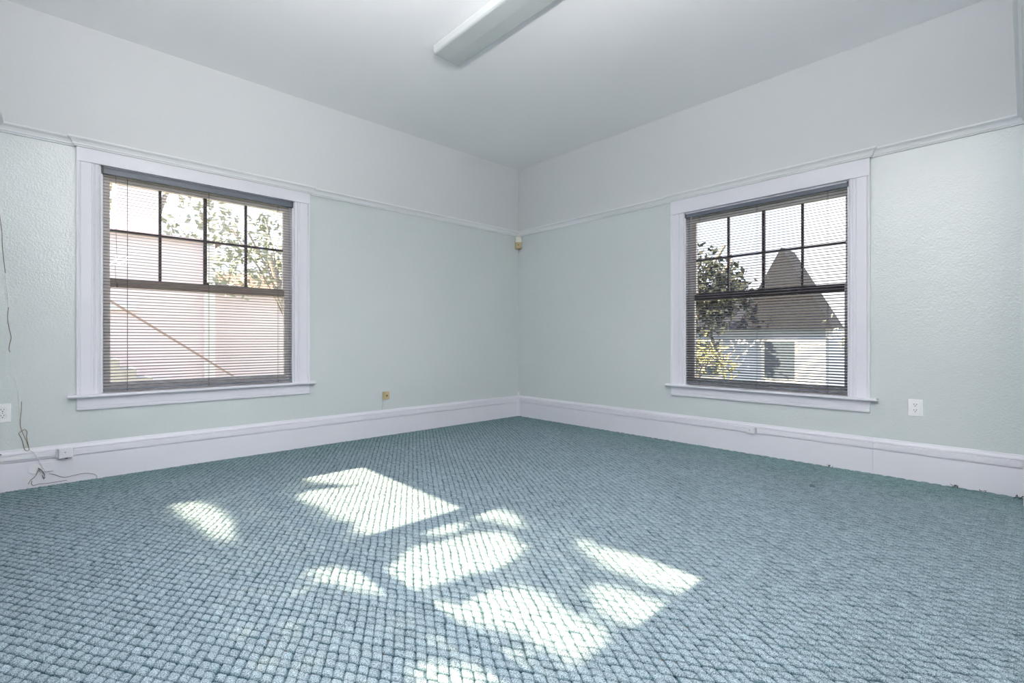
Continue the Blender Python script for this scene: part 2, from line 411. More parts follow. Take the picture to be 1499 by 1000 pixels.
# ------------------------------------------------------------------ windows
def window(n, fn, w, case, muntins=True, head_z=(2.238, 2.345), apron_z=.49, cap=True, hornz=.045, full=True, sashm='sash'):
    root = empty('window_%d' % n); root['kind'] = 'structure'
    root.name = 'window_%d' % n
    m = M['trim']; u0, u1, z0, z1 = w['u0'], w['u1'], w['z0'], w['z1']; ca, cb_ = case
    cd = .022
    # side casings with a moulded face
    for k, (a, b) in enumerate(((ca, u0), (u1, cb_))):
        W_ = b - a
        def pf(a=a, b=b, k=k, W_=W_):
            # (offset from the outer edge, depth)
            o_ = [(0, 0), (0, cd + .006), (.010, cd + .006), (.016, cd), (.020, cd - .003), (.024, cd), (W_ - .050, cd), (W_ - .046, cd - .004),
                  (W_ - .041, cd - .004), (W_ - .037, cd), (W_ - .030, cd + .001), (W_ - .026, cd - .004), (W_ - .020, cd - .005), (W_ - .012, cd - .002), (W_ - .006, cd - .004), (W_, cd - .010), (W_, 0)]
            return [((a + s) if k == 0 else (b - s), d) for s, d in o_]
        MB().vprism(pf(), z0 - .002, head_z[0], fn).build('side_casing', m, root)
    hd = .030
    MB().box((ca - .0, 0, head_z[0] + .0005), (cb_ + .0, hd, head_z[1]), 0, fn).build('head_casing', m, root, bevel=.002)
    if cap:
        # picture rail breaks forward round the head casing
        P = rail_prof(); cp = MB(); n_ = len(P)
        path = [(ca, 0, -1, 0), (ca, hd, -1, 1), (cb_, hd, 1, 1), (cb_, 0, 1, 0)]
        rings = []
        for (u, d, nu, nd) in path:
            rings.append([fn(u + nu * pd, d + nd * pd, pz) for pd, pz in P])
        vs = [p for r in rings for p in r]; fs = []
        for i in range(3):
            for k in range(n_):
                fs.append((i*n_+k, i*n_+(k+1)%n_, (i+1)*n_+(k+1)%n_, (i+1)*n_+k))
        cp.add(vs, fs)
        cp.box((ca, 0, RAIL_B + .002), (cb_, hd, RAIL_T + .004), 0, fn)
        cp.build('head_cap', M['rail_paint'], root)
    # stool with horns, and apron
    nose = .062
    sp = [(-T + .03, z0 - .020), (nose - .004, z0 - .020), (nose, z0 - .017), (nose + .001, z0 - .010), (nose, z0 - .003), (nose - .004, z0), (-T + .03, z0)]
    st = MB(); st.prism([(d, z) for d, z in sp if True], u0, u1, fn)
    sp2 = [(0, z0 - .020)] + sp[1:6] + [(0, z0)]
    st.prism(sp2, ca - hornz, u0, fn); st.prism(sp2, u1, cb_ + hornz, fn)
    st.build('window_sill', m, root)
    ap = [(0, apron_z), (.018, apron_z), (.020, apron_z + .006), (.020, apron_z + .018), (.017, apron_z + .021), (.020, apron_z + .024), (.020, z0 - .020), (0, z0 - .020)]
    MB().prism(ap, ca + .002, cb_ - .002, fn).build('apron', m, root)
    # jambs lining the opening
    jb = MB()
    jb.box((u0, 0, z0), (u0 + .012, -T, z1), 0, fn); jb.box((u1 - .012, 0, z0), (u1, -T, z1), 0, fn); jb.box((u0, 0, z1 - .012), (u1, -T, z1), 0, fn)
    # parting stops
    jb.box((u0, -.050, z0), (u0 + .022, -.062, z1), 0, fn); jb.box((u1 - .022, -.050, z0), (u1, -.062, z1), 0, fn)
    jb.build('jamb', m, root)
    # outer sill
    MB().box((u0 - .05, -T + .03, z0 - .05), (u1 + .05, -T - .05, z0 - .005), 0, fn).build('outer_sill', m, root)
    g0, g1 = w['gu']; b0, b1 = w['gz']; m0, m1 = w['mz']
    a, b = u0 + .012, u1 - .012
    s_ = M[sashm]
    # upper sash sits further out
    up = MB()
    d0, d1 = -.092, -.124
    up.box((a, d0, m0 + .03), (g0, d1, z1 - .012), 0, fn); up.box((g1, d0, m0 + .03), (b, d1, z1 - .012), 0, fn)
    up.box((g0, d0, b1), (g1, d1, z1 - .012), 0, fn); up.box((g0, d0, m1 - .035), (g1, d1, m1), 1 if muntins else 0, fn)
    us = up.build('upper_sash', [s_, M['muntin']], root)
    if muntins:
        mm = MB()
        for k in (1, 2, 3):
            u = g0 + (g1 - g0) * k / 4; hw = .009 if k != 2 else .012
            mm.box((u - hw, d0 - .004, m1), (u + hw, d1 + .004, b1), 0, fn)
        for k in range(4):
            ua = g0 + (g1 - g0) * k / 4 + (.010 if k else 0); ub = g0 + (g1 - g0) * (k + 1) / 4 - (.010 if k < 3 else 0)
            mm.box((ua, d0 - .004, w['hz'] - .009), (ub, d1 + .004, w['hz'] + .009), 0, fn)
        mm.build('muntin', M['muntin'], us)
    lo = MB()
    d0, d1 = -.058, -.090
    lo.box((a, d0, z0), (g0, d1, m1 - .012), 0, fn); lo.box((g1, d0, z0), (b, d1, m1 - .012), 0, fn)
    lo.box((g0, d0, z0), (g1, d1, b0), 0, fn); lo.box((g0, d0, m0), (g1, d1, m1 - .012), 1 if muntins else 0, fn)
    ls = lo.build('lower_sash', [s_, M['meet_tan'] if n == 1 else M['muntin']], root)
    if muntins:
        uc = (g0 + g1) / 2 + .012
        lk = MB().box((uc - .028, -.060, m1 - .012), (uc + .028, -.088, m1 - .004), 0, fn)
        lk.tube([fn(uc, -.074, m1 - .004), fn(uc, -.074, m1 + .008)], .011, 12)
        lk.box((uc - .008, -.048, m1 + .003), (uc + .03, -.062, m1 + .009), 0, fn)
        lk.build('sash_lock', M['muntin'], ls)
    MB().box((g0 - .004, -.106, m1 - .01), (g1 + .004, -.110, b1 + .004), 0, fn).build('glass_pane', M['glass'], us)
    MB().box((g0 - .004, -.072, b0 - .004), (g1 + .004, -.076, m0 + .004), 0, fn).build('glass_pane', M['glass'], ls)
    return root
window(1, LEFT, WIN1, CASE_L, head_z=(2.238, 2.336), apron_z=.492)
window(2, RIGHT, WIN2, CASE_R, head_z=(2.205, 2.336), apron_z=.447)
window(3, WEST, WIN3, (WIN3['u0'] - .02, WIN3['u1'] + .12), muntins=False, head_z=(2.03, 2.14), cap=False, hornz=0)
window(4, WEST, WIN4, (WIN4['u0'] - .12, WIN4['u1'] + .02), muntins=False, head_z=(2.22, 2.33), cap=False, hornz=0)

# ------------------------------------------------------------------ mini blinds
def blind(fn, w, tilt_deg, ends, d_mid, head, bottom, cords, label, pull=None, wand=None, slat_mat=None):
    root = empty('window_blind')
    tag(root, label, 'blind', 'mini blinds hanging in the two blinded windows')
    u0, u1 = ends
    zt, zb = head
    hu0, hu1 = w['u0'] + .004, w['u1'] - .004
    hf = d_mid + .016; hb = d_mid - .016
    # U-shaped headrail with rolled lips
    pr = [(hb, zb), (hf - .003, zb), (hf, zb + .003), (hf, zb + .010), (hf - .0025, zb + .0115), (hf - .0025, zt - .012), (hf, zt - .0105), (hf, zt - .001), (hf - .002, zt), (hb, zt)]
    MB().prism(pr, hu0 + .010, hu1 - .010, fn).build('headrail', M['headrail'], root)
    for a, b in ((hu0, hu0 + .013), (hu1 - .013, hu1)):
        br = MB().box((a, hb - .002, zb - .004), (b, hf + .005, zt + .0015), 0, fn)
        br.build('bracket', M['endcap2'], root, bevel=.0015)
    pitch = .0230; th = math.radians(tilt_deg); hw = .0125
    mb = MB(); z = zb - .018; n = 0; K = 5
    while z > bottom + .016 and n < 99:
        # slightly crowned strip; the outer edge is tilted up
        vs = []
        for u in (u0, u1):
            for layer in (0, 1):
                for k in range(K):
                    s = -1 + 2 * k / (K - 1)
                    dd = s * hw; crown = .0024 * (1 - s * s) - layer * .0004
                    vs.append(fn(u, d_mid + dd * math.cos(th) + crown * math.sin(th), z - dd * math.sin(th) + crown * math.cos(th)))
        fs = []
        for k in range(K - 1):
            fs.append((k, k + 1, 2*K + k + 1, 2*K + k)); fs.append((K + k, 3*K + k, 3*K + k + 1, K + k + 1))
            fs.append((k, K + k, K + k + 1, k + 1)); fs.append((2*K + k, 2*K + k + 1, 3*K + k + 1, 3*K + k))
        fs += [(0, 2*K, 3*K, K), (K - 1, 2*K - 1, 4*K - 1, 3*K - 1)]
        mb.add(vs, fs); z -= pitch; n += 1
    mb.build('slats', slat_mat or M['slat'], root)
    MB().box((u0, d_mid - .011, bottom), (u1, d_mid + .011, bottom + .011), 0, fn).build('bottom_rail', M['headrail'], root, bevel=.003)
    for u in cords:
        lc = MB()
        for dd in (-.0135, .0135):
            lc.tube([fn(u, d_mid + dd, zb + .002), fn(u, d_mid + dd, bottom + .004)], .0011, 5)
        lc.tube([fn(u, d_mid, bottom - .006), fn(u, d_mid, bottom + .002)], .004, 8)
        lc.build('ladder_cord', M['cord'], root)
    if pull:
        mb = MB(); mb.tube([fn(*p) for p in pull], .0014, 6); 
        q = pull[-1]
        mb.tube([fn(q[0], q[1], q[2]), fn(q[0], q[1], q[2] - .012), fn(q[0], q[1], q[2] - .03)], .004, 8)
        mb.build('pull_cord', M['cord'], root)
    if wand:
        mb = MB(); mb.tube([fn(*p) for p in wand], .0028, 6); mb.build('tilt_wand', M['wand'], root)
    return root
M['endcap2'] = plain('blind_bracket', (.07, .075, .08), .5, .05, 10)
M['wand'] = plain('clear_wand', (.5, .5, .52), .2, .05, 10)
b1 = blind(LEFT, WIN1, 13, (-4.160, -2.853), -.014, (2.236, 2.186), .618, (-4.022, -3.500, -2.965),
      'slate grey mini blind with a long pull cord in the window by the dangling wires',
      pull=[(-4.09, .010, 2.20), (-4.09, .012, 1.9), (-4.088, .012, 1.70), (-4.084, .012, 1.58), (-4.094, .012, 1.52), (-4.092, .012, 1.46), (-4.092, .012, 1.415), (-4.083, .012, 1.398)])
b2 = blind(RIGHT, WIN2, 22, (-3.617, -2.308), -.020, (2.196, 2.160), .572, (-3.484, -2.955, -2.440),
      'darker grey mini blind with steeply tilted slats in the window by the wall outlet',
      slat_mat=plain('dark_enamel_slat', (.055, .052, .062), .5, .04, 20), wand=[(-2.37, .004, 2.16), (-2.368, .006, 1.8), (-2.366, .006, 1.45)])
rebase(b1, (-3.5, .014, .618)); rebase(b2, (.02, -2.96, .572))

# ------------------------------------------------------------------ ceiling lamp
lamp = empty('ceiling_light'); tag(lamp, 'unlit white wraparound fluorescent lamp mounted on the ceiling', 'ceiling light')
lx0, lx1, ly0, ly1, lz = -2.352, -2.100, -2.78, -1.520, 3.128
MB().box((lx0 + .03, ly0 + .01, lz + .025), (lx1 - .03, ly1 - .01, H)).build('housing', M['metal_white'], lamp, bevel=.003)
# wraparound lens: flat prismatic underside, upturned sides
lp = [(lx0, lz + .052), (lx0 + .002, lz + .012), (lx0 + .008, lz + .003), (lx0 + .016, lz), ((lx0 + lx1) / 2, lz - .004), (lx1 - .016, lz), (lx1 - .008, lz + .003), (lx1 - .002, lz + .012), (lx1, lz + .052)]
inn = [(x * .985 + (lx0 + lx1) / 2 * .015, z + .003) for x, z in lp]
ln = MB(); n_ = len(lp)
vs = [(x, ly0, z) for x, z in lp] + [(x, ly1, z) for x, z in lp] + [(x, ly0, z) for x, z in inn] + [(x, ly1, z) for x, z in inn]
fs = []; 
for k in range(n_ - 1):
    fs += [(k, k + 1, n_ + k + 1, n_ + k), (2*n_ + k, 3*n_ + k, 3*n_ + k + 1, 2*n_ + k + 1)]
fs += [(0, n_, 3*n_, 2*n_), (n_ - 1, 3*n_ - 1, 4*n_ - 1, 2*n_ - 1)]
ln.add(vs, fs)
o = ln.build('lens', [M['lens'], M['lens_side']], lamp)
for p in o.data.polygons:
    if abs(p.normal.x) > .9: p.material_index = 1
for y in (ly0, ly1):
    ec = MB(); q = [(x, z) for x, z in lp] + [(lx1, H - .014), (lx0, H - .014)]
    ya, yb = (y - .003, y + .001) if y == ly0 else (y - .001, y + .003)
    ec.add([(x, ya, z) for x, z in q] + [(x, yb, z) for x, z in q],
           [tuple(range(len(q))), tuple(range(2*len(q) - 1, len(q) - 1, -1))] + [(i, (i+1) % len(q), len(q) + (i+1) % len(q), len(q) + i) for i in range(len(q))])
    ec.build('end_cap', M['endcap'], lamp)
MB().box((lx0 - .001, ly0, lz + .05), (lx0 + .03, ly1, lz + .056)).box((lx1 - .03, ly0, lz + .05), (lx1 + .001, ly1, lz + .056)).build('lens_ledge', M['metal_white'], lamp)
rebase(lamp, ((lx0 + lx1) / 2, (ly0 + ly1) / 2, H))

# ------------------------------------------------------------------ outlets, jacks, sensor
def outlet(fn, u, z, w, h, label, decora):
    root = empty('wall_outlet'); tag(root, label, 'outlet', 'white duplex outlets low on the walls')
    MB().box((u - w/2, 0, z - h/2), (u + w/2, .006, z + h/2), 0, fn).build('cover_plate', M['plate'], root, bevel=.0025)
    for s in (-1, 1):
        cz = z + s * .0195
        if decora:
            f = MB().box((u - .0165, .004, cz - .0185), (u + .0165, .0085, cz + .0185), 0, fn)
        else:
            pts = []
            for k in range(24):
                a = 2 * math.pi * k / 24
                pts.append((u + .0172 * math.cos(a), cz + max(-.0135, min(.0135, .0172 * math.sin(a)))))
            f = MB(); f.add([fn(a, .004, b) for a, b in pts] + [fn(a, .0085, b) for a, b in pts],
                            [tuple(range(24)), tuple(range(47, 23, -1))] + [(i, (i+1) % 24, 24 + (i+1) % 24, 24 + i) for i in range(24)])
        fo = f.build('receptacle', M['plate'], root, bevel=.0008 if decora else 0)
        sl = MB()
        sl.box((u - .0084, .0080, cz + .000), (u - .0052, .0089, cz + .0085), 0, fn)
        sl.box((u + .0052, .0080, cz + .000), (u + .0080, .0089, cz + .0085), 0, fn)
        sl.tube([fn(u, .0080, cz - .0075), fn(u, .0089, cz - .0075)], .0030, 10)
        sl.build('slots', M['slot'], fo)
    if not decora:
        sc = MB().tube([fn(u, .0058, z), fn(u, .0072, z)], .003, 10); sc.build('screw', M['endcap'], root)
        # dark gap ring round each receptacle
        rg = MB()
        for s in (-1, 1):
            cz = z + s * .0195
            ring = [fn(u + .0176 * math.cos(2*math.pi*k/24), .0062, cz + max(-.0139, min(.0139, .0176 * math.sin(2*math.pi*k/24)))) for k in range(25)]
            rg.tube(ring, .0006, 5)
        rg.build('gap', M['endcap'], root)
    return root
o1 = outlet(LEFT, -4.661, .509, .076, .120, 'white duplex outlet with round sockets at the left end of the wall', False)
rebase(o1, (-4.661, 0, .449))
o2 = outlet(RIGHT, -4.022, .508, .080, .118, 'white rectangular-face outlet on the wall right of the right window', True)
rebase(o2, (0, -4.022, .449))
o1['label'] = 'white duplex outlet with round sockets beside the dangling wires'
o2['label'] = 'white outlet with square-faced sockets right of the right window'

jk = empty('phone_jack'); tag(jk, 'small yellowed phone jack on the mint wall above the left baseboard', 'phone jack')
MB().box((-1.955, 0, .372), (-1.885, .024, .452), 0, LEFT).build('housing', M['beige'], jk, bevel=.004)
MB().box((-1.925, .0235, .400), (-1.905, .0250, .418), 0, LEFT).build('socket', M['slot_b'] if 'slot_b' in M else plain('jack_socket', (.16, .10, .04), .6, .1, 30), jk)
rebase(jk, (-1.92, 0, .372))
jw = MB(); jw.tube([LEFT(-1.953, .004, .374), LEFT(-1.953, .006, .340), LEFT(-1.956, .005, .305), LEFT(-1.962, .006, .268)], .0016, 6)
tag(jw.build('loose_wire', M['endcap'], None, smooth=True), 'short thin grey wire hanging below the yellowed phone jack', 'wire')

# small boxes on the baseboard band
def band_box(fn, u0, u1, z0, z1, d0, d1, name, label, cat, screw_at=None, side=None):
    root = empty(name); tag(root, label, cat)
    MB().box((u0, d0, z0), (u1, d1, z1), 0, fn).build('cover', M['box_white'], root, bevel=.003)
    if screw_at: MB().tube([fn(screw_at[0], d1 - .001, screw_at[1]), fn(screw_at[0], d1 + .0008, screw_at[1])], .0045, 12).build('screw', M['endcap'], root)
    if side: MB().box((side[0], d0, z0 + .006), (side[1], d0 + (d1 - d0) * .55, z1 - .003), 0, fn).build('mounting_base', M['endcap3'], root)
    rebase(root, fn((u0 + u1) / 2, d0, z0))
    return root
M['endcap3'] = plain('grey_box_base', (.55, .57, .58), .5, .05, 10)
band_box(LEFT, -4.395, -4.322, .176, .243, .0215, .052, 'junction_box', 'white junction box with one screw on the left baseboard band', 'junction box', (-4.362, .215), (-4.409, -4.396))
MB_ = MB().tube([LEFT(-4.362, .024, .171), LEFT(-4.350, .030, .171)], .004, 8)
tag(MB_.build('dark_stub', M['slot'], None), 'tiny dark stub under the left junction box', 'cable')  # small dark rod just below the box
band_box(RIGHT, -2.955, -2.890, .178, .232, .0215, .048, 'junction_box', 'small white junction box with one screw on the right baseboard band', 'junction box', (-2.918, .208), (-2.970, -2.956))
band_box(LEFT, -4.478, -4.420, .098, .160, .018, .034, 'phone_jack', 'blank white rectangular phone jack on the face of the left baseboard', 'phone jack')
rc = empty('cable_plate'); tag(rc, 'round white cable plate on the face of the left baseboard', 'cable plate')
MB().tube([LEFT(-4.512, .017, .122), LEFT(-4.512, .024, .122)], .032, 28).build('cover', M['box_white'], rc, bevel=.002)
MB().tube([LEFT(-4.490, .020, .118), LEFT(-4.490, .040, .112)], .006, 10).build('grommet', M['endcap'], rc)
rebase(rc, LEFT(-4.512, .017, .09))
# painted cable raceway running along the left end of the baseboard
rw = MB().box((W3 + .022, .0215, .197), (-4.409, .030, .226), 0, LEFT)
tag(rw.build('cable_raceway', M['box_white'], None, bevel=.002), 'white cable raceway along the left baseboard ending at the junction box', 'raceway')

# motion sensor tucked under the picture rail in the corner
ms = empty('motion_sensor'); tag(ms, 'two-tone ivory and yellow motion sensor in the corner under the picture rail', 'motion sensor')
cx_, cy_ = -.036, -.036
def sens(x0, x1, y, z): return None
d_ = Vector((-1, -1, 0)).normalized(); s_ = Vector((1, -1, 0)).normalized()
def shell(z0, z1, wide, deep, back, taper=0):
    n = 12; pts = []
    for k in range(n + 1):
        a = math.pi * k / n
        pts.append((math.cos(a) * wide, math.sin(a) * deep))
    return pts
def sens_mesh(z0, z1, w, dp, d_off, round_bot=False):
    mb = MB(); rings = []; n = 14
    zz = [z0 + (z1 - z0) * t for t in ((0, .06, .16, .3, 1) if round_bot else (0, .5, 1))]
    for z in zz:
        t = (z - z0) / (z1 - z0); sc = 1.0
        if round_bot: sc = {0: .55, 1: .80, 2: .93, 3: 1, 4: 1}[zz.index(z)]
        ring = []
        for k in range(n + 1):
            a = math.pi * k / n
            x = math.copysign(abs(math.cos(a)) ** .45, math.cos(a)) * w * sc; y = math.sin(a) ** .6 * dp * sc
            p = Vector((0, 0, z)) + s_ * x + d_ * (d_off + y)
            ring.append(tuple(p))
        rings.append(ring)
    m_ = n + 1; vs = [p for r in rings for p in r]; fs = []
    for i in range(len(rings) - 1):
        for k in range(m_):
            fs.append((i*m_+k, i*m_+(k+1) % m_, (i+1)*m_+(k+1) % m_, (i+1)*m_+k))
    fs += [tuple(range(m_)), tuple(range(len(rings)*m_ - 1, (len(rings)-1)*m_ - 1, -1))]
    return mb.add(vs, fs)
sens_mesh(2.165, 2.250, .044, .042, .044, True).build('sensor_window', M['beige'], ms)
sens_mesh(2.250, 2.318, .044, .042, .044).build('housing', M['ivory'], ms)
MB().tube([tuple(Vector((0, 0, 2.205)) + d_ * .085), tuple(Vector((0, 0, 2.225)) + d_ * .087)], .0035, 8).build('indicator', M['slot'], ms)
bk = MB(); q0 = [s_ * -.046 + d_ * .046, s_ * .046 + d_ * .046, s_ * .006 + d_ * .004, s_ * -.006 + d_ * .004]
bk.add([(p.x, p.y, 2.172) for p in q0] + [(p.x, p.y, 2.322) for p in q0], [(0,1,2,3), (7,6,5,4), (0,4,5,1), (1,5,6,2), (2,6,7,3), (3,7,4,0)])
bk.build('corner_bracket', M['beige'], ms)
rebase(ms, (0, 0, 2.165))

# ------------------------------------------------------------------ loose wires at the far left
def smooth_path(pts, n=6):
    P = [Vector(p) for p in pts]; P = [P[0] * 2 - P[1]] + P + [P[-1] * 2 - P[-2]]; out = []
    for i in range(1, len(P) - 2):
        for k in range(n):
            t = k / n; a, b, c, d = P[i-1:i+3]
            out.append(.5 * ((2*b) + (-a + c)*t + (2*a - 5*b + 4*c - d)*t*t + (-a + 3*b - 3*c + d)*t**3))
    out.append(P[-2]); return [tuple(p) for p in out]
w1 = smooth_path([LEFT(u, .006, z) for u, z in ((-4.689, 1.95), (-4.675, 1.80), (-4.664, 1.70), (-4.662, 1.60), (-4.655, 1.50), (-4.648, 1.42))])
w2 = smooth_path([LEFT(u, .006, z) for u, z in ((-4.648, 1.42), (-4.640, 1.32), (-4.634, 1.26), (-4.634, 1.20))])
w3 = smooth_path([LEFT(u, .006, z) for u, z in ((-4.634, 1.20), (-4.638, 1.12), (-4.628, 1.04), (-4.622, 1.00), (-4.630, .95), (-4.632, .925), (-4.627, .905))])
hw = empty('hanging_wire'); tag(hw, 'thin two-tone wire hanging down the mint wall at its left edge', 'wire')
MB().tube(w1, .0016, 6).build('upper_length', M['wire_dark'], hw, smooth=True)
MB().tube(w2, .0016, 6).build('painted_length', M['wire_white'], hw, smooth=True)
MB().tube(w3, .0018, 6).build('lower_length', M['wire_tan'], hw, smooth=True)
rebase(hw, (-4.63, 0, .905))
lw = empty('phone_wire'); tag(lw, 'kinked phone wire hanging in a loop from the wall down to the round plate', 'wire')
def LP(x, y, d=.006):
    """point on the left wall (or proud of it) for a measured direction"""
    t = (x - 749.5) / F_PX; dx = FWD[0] + t * FWD[1]; dy = FWD[1] - t * FWD[0]
    s = (-CAM[1] - d) / dy
    return (CAM[0] + s * dx, -d, CAM[2] + s * (CY - y) / F_PX)
MB().tube(smooth_path([LP(x, y) for x, y in ((18.5, 549), (23, 556), (26, 572), (28, 585), (27.5, 615))]), .0013, 6).build('painted_length', M['wire_white'], lw, smooth=True)
MB().tube(smooth_path([LP(x, y) for x, y in ((31.5, 588), (31, 603), (29.5, 618), (31, 628), (36, 640), (41, 652), (43, 659))] ), .0018, 6).build('wire_strand', M['wire_tan'], lw, smooth=True)
MB().tube(smooth_path([LP(x, y, .010) for x, y in ((43, 659), (41, 650), (39, 640), (39.5, 632), (36, 629), (32, 631), (27.5, 635), (31, 641), (34, 650), (36, 658), (40, 660), (43, 659))] ), .0020, 6).build('wire_loop', M['wire_tan'], lw, smooth=True)
MB().tube(smooth_path([LP(43, 659, .012), LP(50, 663, .032), LP(56, 672, .034), LP(60, 680, .030), LP(64, 686, .040), LP(67, 692, .045), LP(66, 698, .046)]), .0020, 6).build('white_lead', M['wire_white'], lw, smooth=True)
rebase(lw, LP(66, 698, .046))
fw = empty('floor_wire'); tag(fw, 'thin dark wire trailing off the left baseboard onto the carpet', 'wire')
def FP(x, y, z=.004):
    t = (x - 749.5) / F_PX; dx = FWD[0] + t * FWD[1]; dy = FWD[1] - t * FWD[0]
    s = (z - CAM[2]) / ((CY - y) / F_PX)
    return (CAM[0] + s * dx, CAM[1] + s * dy, z)
MB().tube(smooth_path([LP(56, 685, .030), LP(62, 690, .034), LP(66, 697, .036), LP(64, 701, .034), LP(62, 696, .030)]), .0022, 6).build('kink', M['wire_dark'], fw, smooth=True)
MB().tube(smooth_path([LP(72, 693.5, .024), LP(80, 695, .024), LP(94, 699, .024), LP(108, 696, .024), LP(122, 693, .024), LP(134, 693.5, .026), LP(140, 695.5, .030), LP(141.5, 698, .035), LP(141.5, 699.3, .038)]), .0014, 6).build('thin_strand', M['wire_dark'], fw, smooth=True)
MB().tube(smooth_path([LP(57, 686, .026), LP(52, 697, .026), LP(45, 703, .026), LP(41, 709, .024)]), .0018, 6).build('left_strand', M['wire_tan'], fw, smooth=True)
MB().tube(smooth_path([LP(47, 704, .024), LP(46, 708, .026), LP(49, 711, .030), LP(56, 709, .040), LP(70, 707.5, .045), LP(80, 706, .05), LP(98, 703, .05)]), .0016, 6).build('floor_strand', M['wire_dark'], fw, smooth=True)
rebase(fw, (LP(49, 711, .03)[0], -.03, 0.0))
sw = MB(); sw.tube(smooth_path([LEFT(-4.695, .010, .262), LEFT(-4.682, .020, .262), LEFT(-4.678, .026, .256), LEFT(-4.672, .028, .247), LEFT(-4.664, .026, .242)]), .003, 6)
sw.tube(smooth_path([LEFT(-4.695, .012, .275), LEFT(-4.684, .020, .272), LEFT(-4.680, .022, .264)]), .003, 6)
tag(sw.build('cable_end', M['slot'], None, smooth=True), 'short black cable end resting on top of the left baseboard', 'cable')

# carpet debris along the right baseboard
def fluff(x, y, s, seed):
    r = random.Random(seed); mb = MB()
    for k in range(7):
        p = Vector((x + r.uniform(-s, s), y + r.uniform(-s, s), .000))
        q = p + Vector((r.uniform(-s, s), r.uniform(-s, s), r.uniform(.3, 1) * s * 1.4)); e = q + Vector((r.uniform(-s, s), r.uniform(-s, s), -s * .4))
        mb.tube([p, (p + q) / 2 + Vector((s * .2, 0, s * .2)), q, e], s * .10, 5)
    return mb
M['fluff'] = plain('dark_teal_fluff', (.03, .07, .075), .95, .2, 80)
for (x, y, s, sd, lab) in ((-.715, -3.578, .014, 1, 'small dark tuft of lint lying out on the open carpet'),
                           (-.034, -3.515, .013, 2, 'dark frayed carpet thread at the baseboard under the right window'),
                           (-.034, -4.235, .017, 3, 'dark frayed carpet threads at the baseboard right of the outlet'),
                           (-.034, -4.365, .011, 4, 'single dark carpet thread at the baseboard nearest the right edge')):
    tag(fluff(x, y, s, sd).build('carpet_lint', M['fluff'], None), lab, 'lint', 'bits of carpet lint')
# torn carpet corner by the opening
tc_ = MB(); tc_.box((-.075, W4 + .006, -.004), (-.019, W4 + .05, .010))
tag(fluff(-.05, W4 + .035, .022, 9).build('frayed_carpet_edge', M['fluff'], None), 'dark frayed carpet edge in the far right corner by the opening', 'carpet edge')

# ------------------------------------------------------------------ outside
GZ = -.85
def ground_mat():
    m, nt, out = new_mat('garden_ground')
    p = N(nt, 'ShaderNodeBsdfPrincipled', Roughness=.95); tc = N(nt, 'ShaderNodeTexCoord')
    no = N(nt, 'ShaderNodeTexNoise', Scale=.6, Detail=6.0); nt.links.new(tc.outputs['Object'], no.inputs['Vector'])
    r = N(nt, 'ShaderNodeValToRGB'); r.color_ramp.elements[0].position = .4; r.color_ramp.elements[0].color = (.16, .20, .09, 1)
    r.color_ramp.elements[1].position = .6; r.color_ramp.elements[1].color = (.42, .39, .34, 1)
    nt.links.new(no.outputs['Fac'], r.inputs[0]); nt.links.new(r.outputs[0], p.inputs['Base Color']); nt.links.new(p.outputs[0], out.inputs[0])
    return m
M['ground'] = ground_mat()
MB().box((-60, -60, GZ - .3), (60, 60, GZ)).build('ground', M['ground'])['kind'] = 'structure'

def siding(name, col, course=.14):
    m, nt, out = new_mat(name)
    p = N(nt, 'ShaderNodeBsdfPrincipled', Roughness=.8); tc = N(nt, 'ShaderNodeTexCoord')
    sep = N(nt, 'ShaderNodeSeparateXYZ'); nt.links.new(tc.outputs['Object'], sep.inputs[0])
    mu = N(nt, 'ShaderNodeMath', operation='MULTIPLY'); mu.inputs[1].default_value = 1 / course; nt.links.new(sep.outputs['Z'], mu.inputs[0])
    fr = N(nt, 'ShaderNodeMath', operation='FRACT'); nt.links.new(mu.outputs[0], fr.inputs[0])
    b = N(nt, 'ShaderNodeBump', Strength=1.0, Distance=.02); b.invert = True; nt.links.new(fr.outputs[0], b.inputs['Height'])
    no = N(nt, 'ShaderNodeTexNoise', Scale=1.2, Detail=5.0); nt.links.new(tc.outputs['Object'], no.inputs['Vector'])
    mx = N(nt, 'ShaderNodeMixRGB'); mx.inputs[1].default_value = (*[c * .85 for c in col], 1); mx.inputs[2].default_value = (*col, 1)
    nt.links.new(no.outputs['Fac'], mx.inputs[0]); nt.links.new(mx.outputs[0], p.inputs['Base Color'])
    nt.links.new(b.outputs[0], p.inputs['Normal']); nt.links.new(p.outputs[0], out.inputs[0])
    return m
M['pink_siding'] = siding('pale_pink_siding', (.92, .80, .81))
M['cream_siding'] = siding('cream_siding', (.92, .83, .83))
M['white_siding'] = siding('white_blue_siding', (.66, .73, .86))
M['roof'] = plain('dark_shingle', (.016, .018, .026), .9, .3, 14, .5, 60)
M['roof_red'] = plain('brown_shingle', (.22, .16, .14), .9, .3, 14, .5, 60)
M['ext_glass'] = plain('house_window_glass', (.10, .13, .17), .1, .1, 3)
M['ext_white'] = plain('exterior_white', (.85, .85, .86), .5, .02, 3)
M['leaf_light'] = plain('light_leaf', (.36, .39, .33), .7, .35, 3)
M['leaf_dark'] = plain('dark_leaf', (.035, .042, .03), .7, .4, 3)
M['leaf_yellow'] = plain('yellow_leaf', (.33, .33, .18), .7, .3, 3)
M['bark'] = plain('grey_bark', (.33, .31, .30), .9, .3, 12, .6, 40)
M['rail'] = plain('brown_handrail', (.40, .30, .28), .6, .1, 8)
M['stair'] = plain('concrete_stair', (.55, .53, .52), .9, .08, 8)

